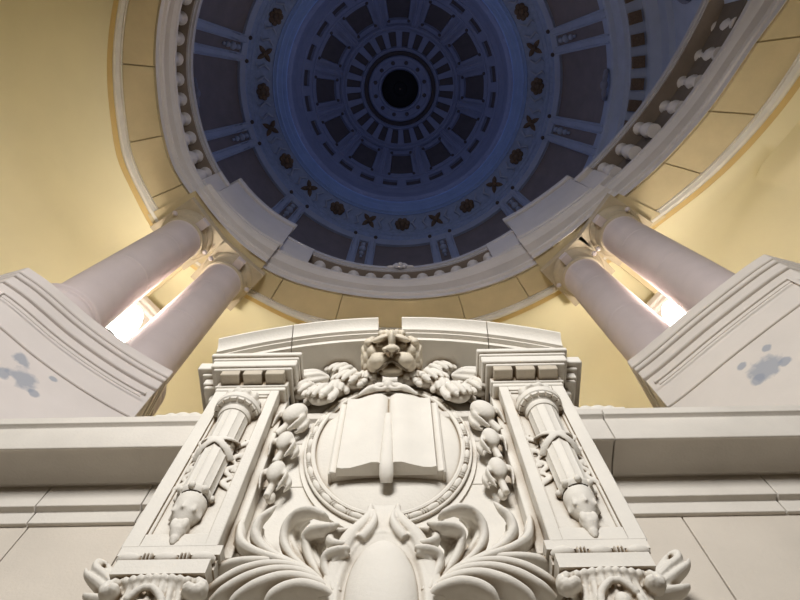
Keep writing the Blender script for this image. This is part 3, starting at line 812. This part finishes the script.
# ---- oval medallion
CZ = 6.13
def oval(a, b, n=96): return [(a * cos(2 * pi * i / n), CZ + b * sin(2 * pi * i / n)) for i in range(n)]
mb = MB()
mb.loft([[(x, y, z) for x, z in oval(a, b)] for a, b, y in ((.70, 1.10, 2.8), (.70, 1.10, 2.72), (.66, 1.03, 2.72), (.66, 1.03, 2.70), (.60, .95, 2.70), (.59, .935, 2.715), (.52, .83, 2.68), (.40, .62, 2.655), (.2, .3, 2.645))], closed_row=True, caps=True)
med = one('medallion', mb, smooth=30)
mb = MB()
for a, b, y, r in ((.655, 1.02, 2.70, .013), (.595, .945, 2.69, .02)):
    pts = [(x, y, z) for x, z in oval(a, b)]
    mb.tube(pts + pts[:2], [r] * 98, 8, nrm=(0, -1, 0))
n = 30
for k in range(n):
    a0 = 2 * pi * k / n
    for d, L in ((0, .06), (.42, .013), (.56, .013), (.70, .013)):
        a = a0 + 2 * pi / n * d; c = Vector((.625 * cos(a), 2.695, CZ + .985 * sin(a)))
        t = Vector((-.625 * sin(a), 0, .985 * cos(a))).normalized()
        rot = Matrix((t, Vector((0, 1, 0)), t.cross(Vector((0, 1, 0))))).transposed()
        mb.ell(c, (L * (1.15 if d == 0 else 1), .026, .026), rot, nu=8, nv=6)
one('bead_rim', mb, par=med)
# ---- open book with a marker ribbon
zb, zt = 5.55, 6.62
mb = MB()
prof = [(0, 2.56), (.02, 2.53), (.06, 2.508), (.11, 2.508), (.18, 2.53), (.26, 2.552), (.32, 2.555), (.355, 2.548), (.362, 2.57)]
poly = [(-x, y) for x, y in prof[::-1]] + prof[1:]
back = [(.362, 2.62), (-.362, 2.62)]
ring_ = poly + back
mb.loft([[(x, y, zb) for x, y in ring_], [(x, y, zt) for x, y in ring_]], closed_row=True, caps=True)
bk = one('book', mb, par=med, smooth=30)
mb = MB()
cov = [(0, 2.60), (.1, 2.578), (.22, 2.59), (.34, 2.605), (.415, 2.595)]
out_ = [(-x, y) for x, y in cov[::-1]] + cov[1:] + [(.415, 2.70), (-.415, 2.70)]
mb.loft([[(x, y, 5.57) for x, y in out_], [(x, y, zt) for x, y in out_]], closed_row=True, caps=True)
for s in (-1, 1):
    mb.box(min(s * .40, s * .425), max(s * .40, s * .425), 2.605, 2.70, 5.565, zt)
one('book_cover', mb, par=med, smooth=30, bevel=.008)
mb = MB()
P_ = path([(0.0, 2.55, 6.3), (0.0, 2.535, 5.9), (0, 2.525, 5.62), (0, 2.53, 5.52), (0, 2.56, 5.46), (0, 2.60, 5.43)], 20)
mb.tube(P_, [(w, .03) for w in rads((.035, .045, .05, .05, .05, .04), 20)], 12, nrm=(0, -1, 0))
one('marker_ribbon', mb, par=med)
# a wing nut sized carving either side of the book
mb = MB(); mb.ell((-.50, 2.72, 6.20), (.05, .02, .014)); mb.ell((-.52, 2.72, 6.26), (.03, .02, .02))
pair('small_mark', mb, par=(med, med))
# ---- lion head over the medallion
C = U(391.5, 354, 2.40)
vw = (Vector((0, 0, E)) - Vector((C.x + X0, C.y, C.z))); vw.x = 0; vw.normalize()
LR = Vector((1, 0, 0)); LU = vw.cross(LR); LU = LU if LU.y < 0 else -LU
RM = Matrix((LR, LU, vw)).transposed()
K = .00117
def LP(x, y, w): return C + LR * ((x - 405) * K) + LU * ((350 - y) * K) + vw * w
mb = MB()
def LE(x, y, w, a, b, c, ang=0): mb.ell(LP(x, y, w), (a * K, b * K, c), RM @ Matrix.Rotation(ang, 3, 'Z'), nu=18, nv=12)
LE(405, 350, -.10, 205, 170, .17)
LE(411, 250, .10, 30, 90, .10); LE(411, 305, .17, 58, 32, .06); LE(411, 200, .02, 50, 50, .10)
LE(408, 345, .08, 20, 45, .07)
for s in (-1, 1):
    LE(405 + s * 42, 312, .165, 30, 22, .05)
    LE(405 + s * 100, 405, .07, 88, 72, .12, -s * .25); LE(405 + s * 150, 440, .03, 50, 65, .11)
    LE(405 + s * 85, 225, .05, 75, 28, .07, -s * .35); LE(405 + s * 95, 278, .0, 36, 22, .06)
    LE(405 + s * 150, 330, -.02, 55, 60, .10)
    LE(405 + s * 185, 255, -.04, 42, 38, .08)
    for q, (x, y, a, b, g) in enumerate(((195, 300, 34, 62, .3), (212, 375, 34, 66, .05), (205, 450, 36, 62, -.2), (160, 495, 46, 34, -.5), (165, 240, 44, 34, .7), (235, 420, 22, 60, -.05), (230, 335, 22, 60, .15))):
        LE(405 + s * x, y, -.07 - .02 * (q > 4), a, b, .09, -s * g)
    for q in range(3):
        P_ = path([LP(405 + s * (178 + q * 24), 280 + q * 12, .0 - q * .03), LP(405 + s * (196 + q * 22), 380, .01 - q * .03), LP(405 + s * (180 + q * 22), 480 - q * 8, -.01 - q * .03)], 10)
        mb.tube(P_, rads((.012, .022, .012), 10), 8)
LE(410, 478, .06, 82, 40, .09); LE(410, 500, .0, 120, 40, .08)
for q in range(5):
    LE(325 + 42 * q, 185 - (q % 2) * 6, -.04, 30, 34, .07)
lion = one('lion_head', mb, m=LIONM, remesh=.0065, sm=2); lion['label'] = 'tan stone lion head with blunt muzzle'
for s in (-1, 1):
    mb = MB(); LE(411 + s * 36, 326, .20, 16, 10, .014); one('nostril', mb, m=JOINT, par=lion)
    mb = MB(); LE(408 + s * 88, 274, .06, 24, 10, .014); one('eye', mb, m=JOINT, par=lion)
mb = MB(); mb.tube(path([LP(285, 492, .10), LP(320, 462, .145), LP(362, 428, .165), LP(408, 406, .15), LP(454, 428, .165), LP(496, 462, .145), LP(531, 492, .10)], 20), rads((.006, .014, .016, .012, .016, .014, .006), 20), 6)
one('mouth', mb, m=JOINT, par=lion)
mb = MB()
c = U(388, 386, 2.60)
for s in (-1, 1):
    P_ = path([c + Vector((s * (.07 + .055 * cos(b)), -.01, .0 + .05 * sin(b) - .03)) for b in [pi + 2 * pi * q / 10 for q in range(11)]], 20)
    mb.tube(P_, [.02] * 21, 8)
    mb.tube(path([c + Vector((s * .04, 0, .0)), c + Vector((s * .16, 0, -.05)), c + Vector((s * .27, .03, -.12))], 10), rads((.03, .035, .012), 10), 8)
mb.ell(c, (.05, .06, .06))
one('knot', mb, remesh=.008, sm=1)
# ---- garland of husks from the lion head down each side
def husk(mb, c, ax, s=1.0, fat=1.0, front=Vector((0, -1, 0))):
    'egg shaped bud with two leaves hugging it and an open cup below'
    ax = Vector(ax).normalized(); sd = ax.cross(front).normalized(); fr_ = sd.cross(ax).normalized()
    if fr_.y > 0: fr_ = -fr_
    rot = Matrix((sd, fr_, ax)).transposed()
    mb.ell(c + fr_ * .04 * s, (.066 * s * fat, .065 * s, .115 * s), rot, nu=16, nv=10)
    for q in (-1, 1):
        for (o0, o1, o2, d0, r0, r1) in ((.058, .088, .06, .02, .014, .038), (.08, .118, .09, -.03, .012, .032)):
            P_ = path([c - ax * .05 * s + sd * q * o0 * s + fr_ * d0, c + ax * .06 * s + sd * q * o1 * s + fr_ * (d0 + .02), c + ax * (.20 if d0 > 0 else .15) * s + sd * q * o2 * s + fr_ * (d0 + .01)], 12)
            mb.tube(P_, [(r0 * s * k_, r1 * s * k_) for k_ in rads((.7, 1.0, .9, .35), 12)], 10, nrm=tuple(fr_))
    mb.tube([c + ax * .07 * s, c + ax * .24 * s], [.03 * s, .026 * s], 8)
GAR = [((295.5, 419), (-.42, 0, -.9), 1.2, 1.2), ((285.5, 446), (-.18, 0, -1), 1.0, 1.0), ((276.5, 477), (-.12, 0, -1), 1.0, 1.0)]
gl = None
mb = MB()
P_ = path([U(355, 384, 2.66), U(330, 392, 2.66), U(306, 403, 2.68), U(291, 425, 2.7), U(281, 455, 2.7), U(272, 490, 2.70)], 30)
mb.tube(P_, rads((.04, .045, .04, .03, .025, .02), 30), 8)
c = U(270.5, 498, 2.68); mb.ell(c, (.036, .04, .055))
gl = pair('garland', mb, remesh=.012, sm=1)
for (p, ax, s, f) in GAR:
    mb = MB(); husk(mb, U(*p, 2.64), ax, s, f); pair('husk', mb, par=gl, remesh=.010, sm=1)
# broad leaves between the lion and the first husk
for (p, Y, d, L, Wd) in (((343, 373), 2.70, (-.7, 0, -1), .30, .30), ((369, 380), 2.64, (-.2, 0, -1), .24, .24), ((352, 381), 2.62, (-.55, 0, -1), .33, .32),
                         ((314, 380), 2.68, (-1, 0, -.35), .34, .19), ((304, 391), 2.66, (-.6, 0, -1), .32, .26), ((323, 395), 2.60, (-.4, 0, -1), .36, .28), ((338, 390), 2.66, (-.1, 0, -1), .30, .20)):
    mb = MB(); c = U(*p, Y); dv = Vector(d).normalized(); sd = Vector((dv.z, 0, -dv.x)); fv = Vector((0, -1, 0))
    rot = Matrix((sd, fv, dv)).transposed()
    mb.ell(c, (Wd * .44, .07, L * .46), rot, nu=16, nv=12)
    for q in range(-2, 3):
        o = q * Wd * .2
        P_ = path([c - dv * L * .44 + sd * o * .3 + fv * .01, c - dv * L * .12 + sd * o + fv * (.075 - .012 * q * q), c + dv * L * .25 + sd * o * 1.15 + fv * (.085 - .014 * q * q), c + dv * L * (.50 - .03 * q * q) + sd * o * 1.1 + fv * (.075 - .012 * q * q)], 14)
        mb.tube(P_, rads((.012, .030, .036, .018), 14), 8)
    pair('leaf', mb, par=gl, remesh=.008, sm=1)
# ---- cartouche at the foot of the medallion
mb = MB()
def ovl(cx, cz, a, b, y, n=48): return [(cx + a * cos(2 * pi * i / n), y, cz + b * sin(2 * pi * i / n)) for i in range(n)]
cz = 4.25
mb.loft([ovl(0, cz, a, b, y) for a, b, y in ((.29, .55, 2.78), (.285, .55, 2.52), (.265, .53, 2.47), (.235, .49, 2.46), (.205, .46, 2.49))], closed_row=True, caps=True)
NK = [(5.05, .092, 2.49), (4.99, .084, 2.475), (4.90, .088, 2.465), (4.81, .125, 2.455), (4.71, .185, 2.45), (4.61, .225, 2.46), (4.49, .255, 2.48), (4.25, .285, 2.5)]
mb.loft([[(-h, y, z), (-h * .7, y + .012, z), (0, y + .018, z), (h * .7, y + .012, z), (h, y, z), (h, 2.76, z), (-h, 2.76, z)] for z, h, y in NK], closed_row=True, caps=True)
for s in (-1, 1):
    P_ = path([(s * h, y, z) for z, h, y in NK[1:][::-1]], 24); mb.tube(P_, [(w, .03) for w in rads((.05, .05, .045, .035, .028, .018), 24)], 10, nrm=(0, -1, 0))
    P_ = path([(s * .13, 2.45, 4.66), (s * .085, 2.445, 4.73), (s * .055, 2.45, 4.82), (s * .06, 2.465, 4.92)], 14)
    mb.tube(P_, [(w, .03) for w in rads((.03, .03, .022, .01), 14)], 10, nrm=(0, -1, 0))
car = one('cartouche', mb, remesh=.008, sm=1)
mb = MB(); mb.ell((0, 2.52, cz), (.20, .13, .455), nu=40, nv=24); one('boss', mb, par=car)
# ---- acanthus foliage
def frond(strands, name='acanthus_leaf', **k):
    mb = MB()
    for pts, rr in strands:
        P_ = path([U(190 + x / 5, 480 + y / 5, Y) for x, y, Y in pts], 26)
        mb.tube(P_, [(r * .68, r * 1.1) for r in rads(rr, 26)], 10, nrm=(0, -1, 0))
    return pair(name, mb, remesh=.0075, sm=1, **k)
# tall outer leaf lying along the pilaster
frond([([(690, 570, 2.52), (580, 470, 2.54), (450, 415, 2.56), (330, 372, 2.58), (262, 330, 2.60), (252, 260, 2.62), (262, 195, 2.66)], (.05, .05, .045, .045, .055, .05, .012)),
       ([(690, 575, 2.56), (560, 470, 2.58), (430, 420, 2.6), (310, 375, 2.62), (235, 335, 2.64), (222, 320, 2.66)], (.03, .035, .035, .04, .035, .01))])
# pointed hook leaf
frond([([(660, 540, 2.54), (560, 460, 2.55), (450, 400, 2.57), (370, 355, 2.58), (328, 290, 2.56), (345, 215, 2.52), (395, 165, 2.50), (432, 128, 2.52)], (.04, .045, .04, .05, .055, .042, .03, .008)),
       ([(640, 520, 2.58), (540, 445, 2.60), (450, 395, 2.62), (390, 345, 2.64), (358, 290, 2.62), (366, 240, 2.58)], (.03, .035, .035, .04, .035, .01))])
# large curling leaf
frond([([(660, 540, 2.55), (590, 470, 2.56), (515, 400, 2.57), (470, 320, 2.56), (480, 240, 2.52), (530, 180, 2.47), (600, 160, 2.42), (660, 180, 2.42), (695, 207, 2.46)], (.035, .04, .04, .042, .042, .04, .042, .035, .01)),
       ([(670, 540, 2.58), (600, 455, 2.59), (535, 370, 2.60), (505, 300, 2.59), (520, 240, 2.56), (570, 195, 2.50), (620, 185, 2.47)], (.03, .035, .035, .038, .036, .03, .012)),
       ([(680, 540, 2.60), (610, 440, 2.61), (560, 350, 2.62), (540, 280, 2.61), (560, 230, 2.58), (600, 205, 2.55)], (.03, .03, .03, .032, .028, .012))])
# second curling leaf
frond([([(690, 560, 2.53), (640, 480, 2.54), (595, 390, 2.55), (580, 310, 2.52), (615, 262, 2.46), (690, 245, 2.41), (745, 222, 2.42)], (.035, .04, .042, .045, .045, .04, .012)),
       ([(700, 560, 2.56), (655, 460, 2.57), (620, 370, 2.57), (615, 315, 2.55), (650, 285, 2.50), (700, 270, 2.46)], (.03, .034, .036, .036, .032, .012)),
       ([(705, 560, 2.58), (665, 450, 2.59), (650, 380, 2.59), (660, 335, 2.56), (700, 300, 2.51)], (.03, .03, .03, .03, .014))])
# small scroll hugging the cartouche
frond([([(720, 575, 2.50), (695, 500, 2.50), (672, 430, 2.49), (690, 385, 2.46), (745, 360, 2.43), (800, 345, 2.43)], (.035, .038, .04, .042, .04, .02)),
       ([(745, 575, 2.50), (725, 500, 2.50), (715, 440, 2.49), (745, 395, 2.46), (790, 370, 2.44)], (.03, .03, .03, .03, .02)),
       ([(775, 330, 2.46), (730, 330, 2.45), (700, 310, 2.46), (720, 275, 2.48), (790, 262, 2.5)], (.03, .04, .04, .04, .03))])
# fan of palm lobes at the foot
FAN = [([(720, 600, 2.50), (650, 560, 2.46), (560, 538, 2.45), (480, 552, 2.46), (420, 585, 2.48), (380, 640, 2.52)], (.03, .05, .055, .055, .05, .03)),
       ([(715, 585, 2.52), (640, 528, 2.48), (540, 498, 2.47), (440, 500, 2.47), (330, 538, 2.48), (240, 595, 2.52), (200, 650, 2.56)], (.03, .045, .05, .052, .052, .045, .03)),
       ([(705, 570, 2.54), (620, 500, 2.50), (520, 465, 2.49), (400, 465, 2.49), (280, 500, 2.50), (170, 560, 2.53), (100, 620, 2.58)], (.03, .04, .045, .048, .048, .042, .03)),
       ([(690, 550, 2.56), (600, 475, 2.52), (490, 438, 2.51), (370, 435, 2.51), (250, 465, 2.52), (140, 525, 2.55), (50, 600, 2.6)], (.03, .036, .042, .046, .046, .04, .03)),
       ([(660, 525, 2.58), (560, 455, 2.56), (440, 418, 2.56), (300, 412, 2.56), (190, 428, 2.58), (100, 475, 2.62), (60, 520, 2.66)], (.03, .034, .038, .042, .042, .036, .02))]
mb = MB()
P_ = [U(190 + x / 5, 480 + y / 5, 2.72) for x, y in ((720, 600), (560, 470), (430, 415), (250, 420), (90, 490), (20, 640), (400, 680), (700, 660))]
n = len(P_); mb.loft([P_, [p + Vector((0, .1, 0)) for p in P_]], closed_row=True, caps=True)
fan = pair('palm_fan', mb)
for pts, rr in FAN:
    mb = MB()
    P_ = path([U(190 + x / 5, 480 + y / 5, Y) for x, y, Y in pts], 30); q = rads(rr, 30)
    k = 14; rows = []
    for i, p in enumerate(P_):
        t = (P_[min(i + 1, 30)] - P_[max(i - 1, 0)]).normalized(); fr_ = Vector((0, -1, 0)); sd = t.cross(fr_).normalized()
        if sd.z < 0: sd = -sd
        fr_ = sd.cross(t); fr_ = fr_ if fr_.y < 0 else -fr_
        # flute: round crest above, hollow running back underneath
        prof = [(-1.5, -3.6), (-.9, -2.6), (-.45, -1.5), (-.25, -.6), (-.25, .1), (-.05, .5), (.3, .7), (.65, .55), (.85, .15), (.9, -.5), (.6, -2.4), (.0, -3.9)]
        rows.append([p + sd * (q[i] * a) + fr_ * (q[i] * b) for a, b in prof])
    mb.loft(rows, closed_row=True, caps=True)
    pair('lobe', mb, par=fan, smooth=60)
# small carved crest on the cornice beside the monument
mb = MB()
c = U(185, 417, 2.78)
for d, r in ((-.12, .05), (-.02, .07), (.09, .06), (.2, .05)): mb.ell(c + Vector((d, 0, -.02)), (r * 1.2, .05, r))
mb.box(c.x - .25, c.x + .3, 2.74, 2.86, 6.605, c.z - .02)
pair('crest', mb, remesh=.010, sm=1)

# ------------------------------------------------------------------ light
w = bpy.data.worlds.new('world'); SC.world = w; w.use_nodes = True
wn = w.node_tree; bg = wn.nodes['Background']; bg.inputs[1].default_value = .34
tcw = wn.nodes.new('ShaderNodeTexCoord'); sx = wn.nodes.new('ShaderNodeSeparateXYZ'); rw = wn.nodes.new('ShaderNodeValToRGB')
wn.links.new(tcw.outputs['Generated'], sx.inputs[0]); mr = wn.nodes.new('ShaderNodeMapRange'); mr.inputs['From Min'].default_value = -.5; mr.inputs['From Max'].default_value = .7
wn.links.new(sx.outputs['Z'], mr.inputs['Value']); wn.links.new(mr.outputs['Result'], rw.inputs['Fac'])
rw.color_ramp.elements[0].position = .52; rw.color_ramp.elements[0].color = (.06, .045, .03, 1)
rw.color_ramp.elements[1].position = .92; rw.color_ramp.elements[1].color = (.93, .93, 1, 1)
wn.links.new(rw.outputs['Color'], bg.inputs['Color'])
def area(loc, tgt, size, power, color, sy=None):
    l = bpy.data.lights.new('area_light', 'AREA'); l.energy = power; l.color = color; l.size = size
    if sy: l.shape = 'RECTANGLE'; l.size_y = sy
    o = bpy.data.objects.new('area_light', l); COL.objects.link(o); o.location = loc
    o.rotation_euler = (Vector(tgt) - Vector(loc)).to_track_quat('-Z', 'Y').to_euler(); return o
def point(loc, power, color, rad=.3):
    l = bpy.data.lights.new('point_light', 'POINT'); l.energy = power; l.color = color; l.shadow_soft_size = rad
    o = bpy.data.objects.new('point_light', l); COL.objects.link(o); o.location = loc; return o
area((-.9, -5.4, 8.3), (0, 2.8, 5.6), 2.6, 900, (1, .975, .94))
for a in (142.0, 38.9):
    point(pt(6.45, a, 11.4), 255, (1, .90, .74), .25)
for k in range(8):
    point(pt(3.2, 22.5 + 45 * k, 26.5), 13, (.4, .53, 1), .3)
point((0, 0, 17.5 + E), 105, (.48, .6, 1), .8)
SC.view_settings.view_transform = 'Standard'
SC.view_settings.look = 'None'
SC.view_settings.exposure = 0
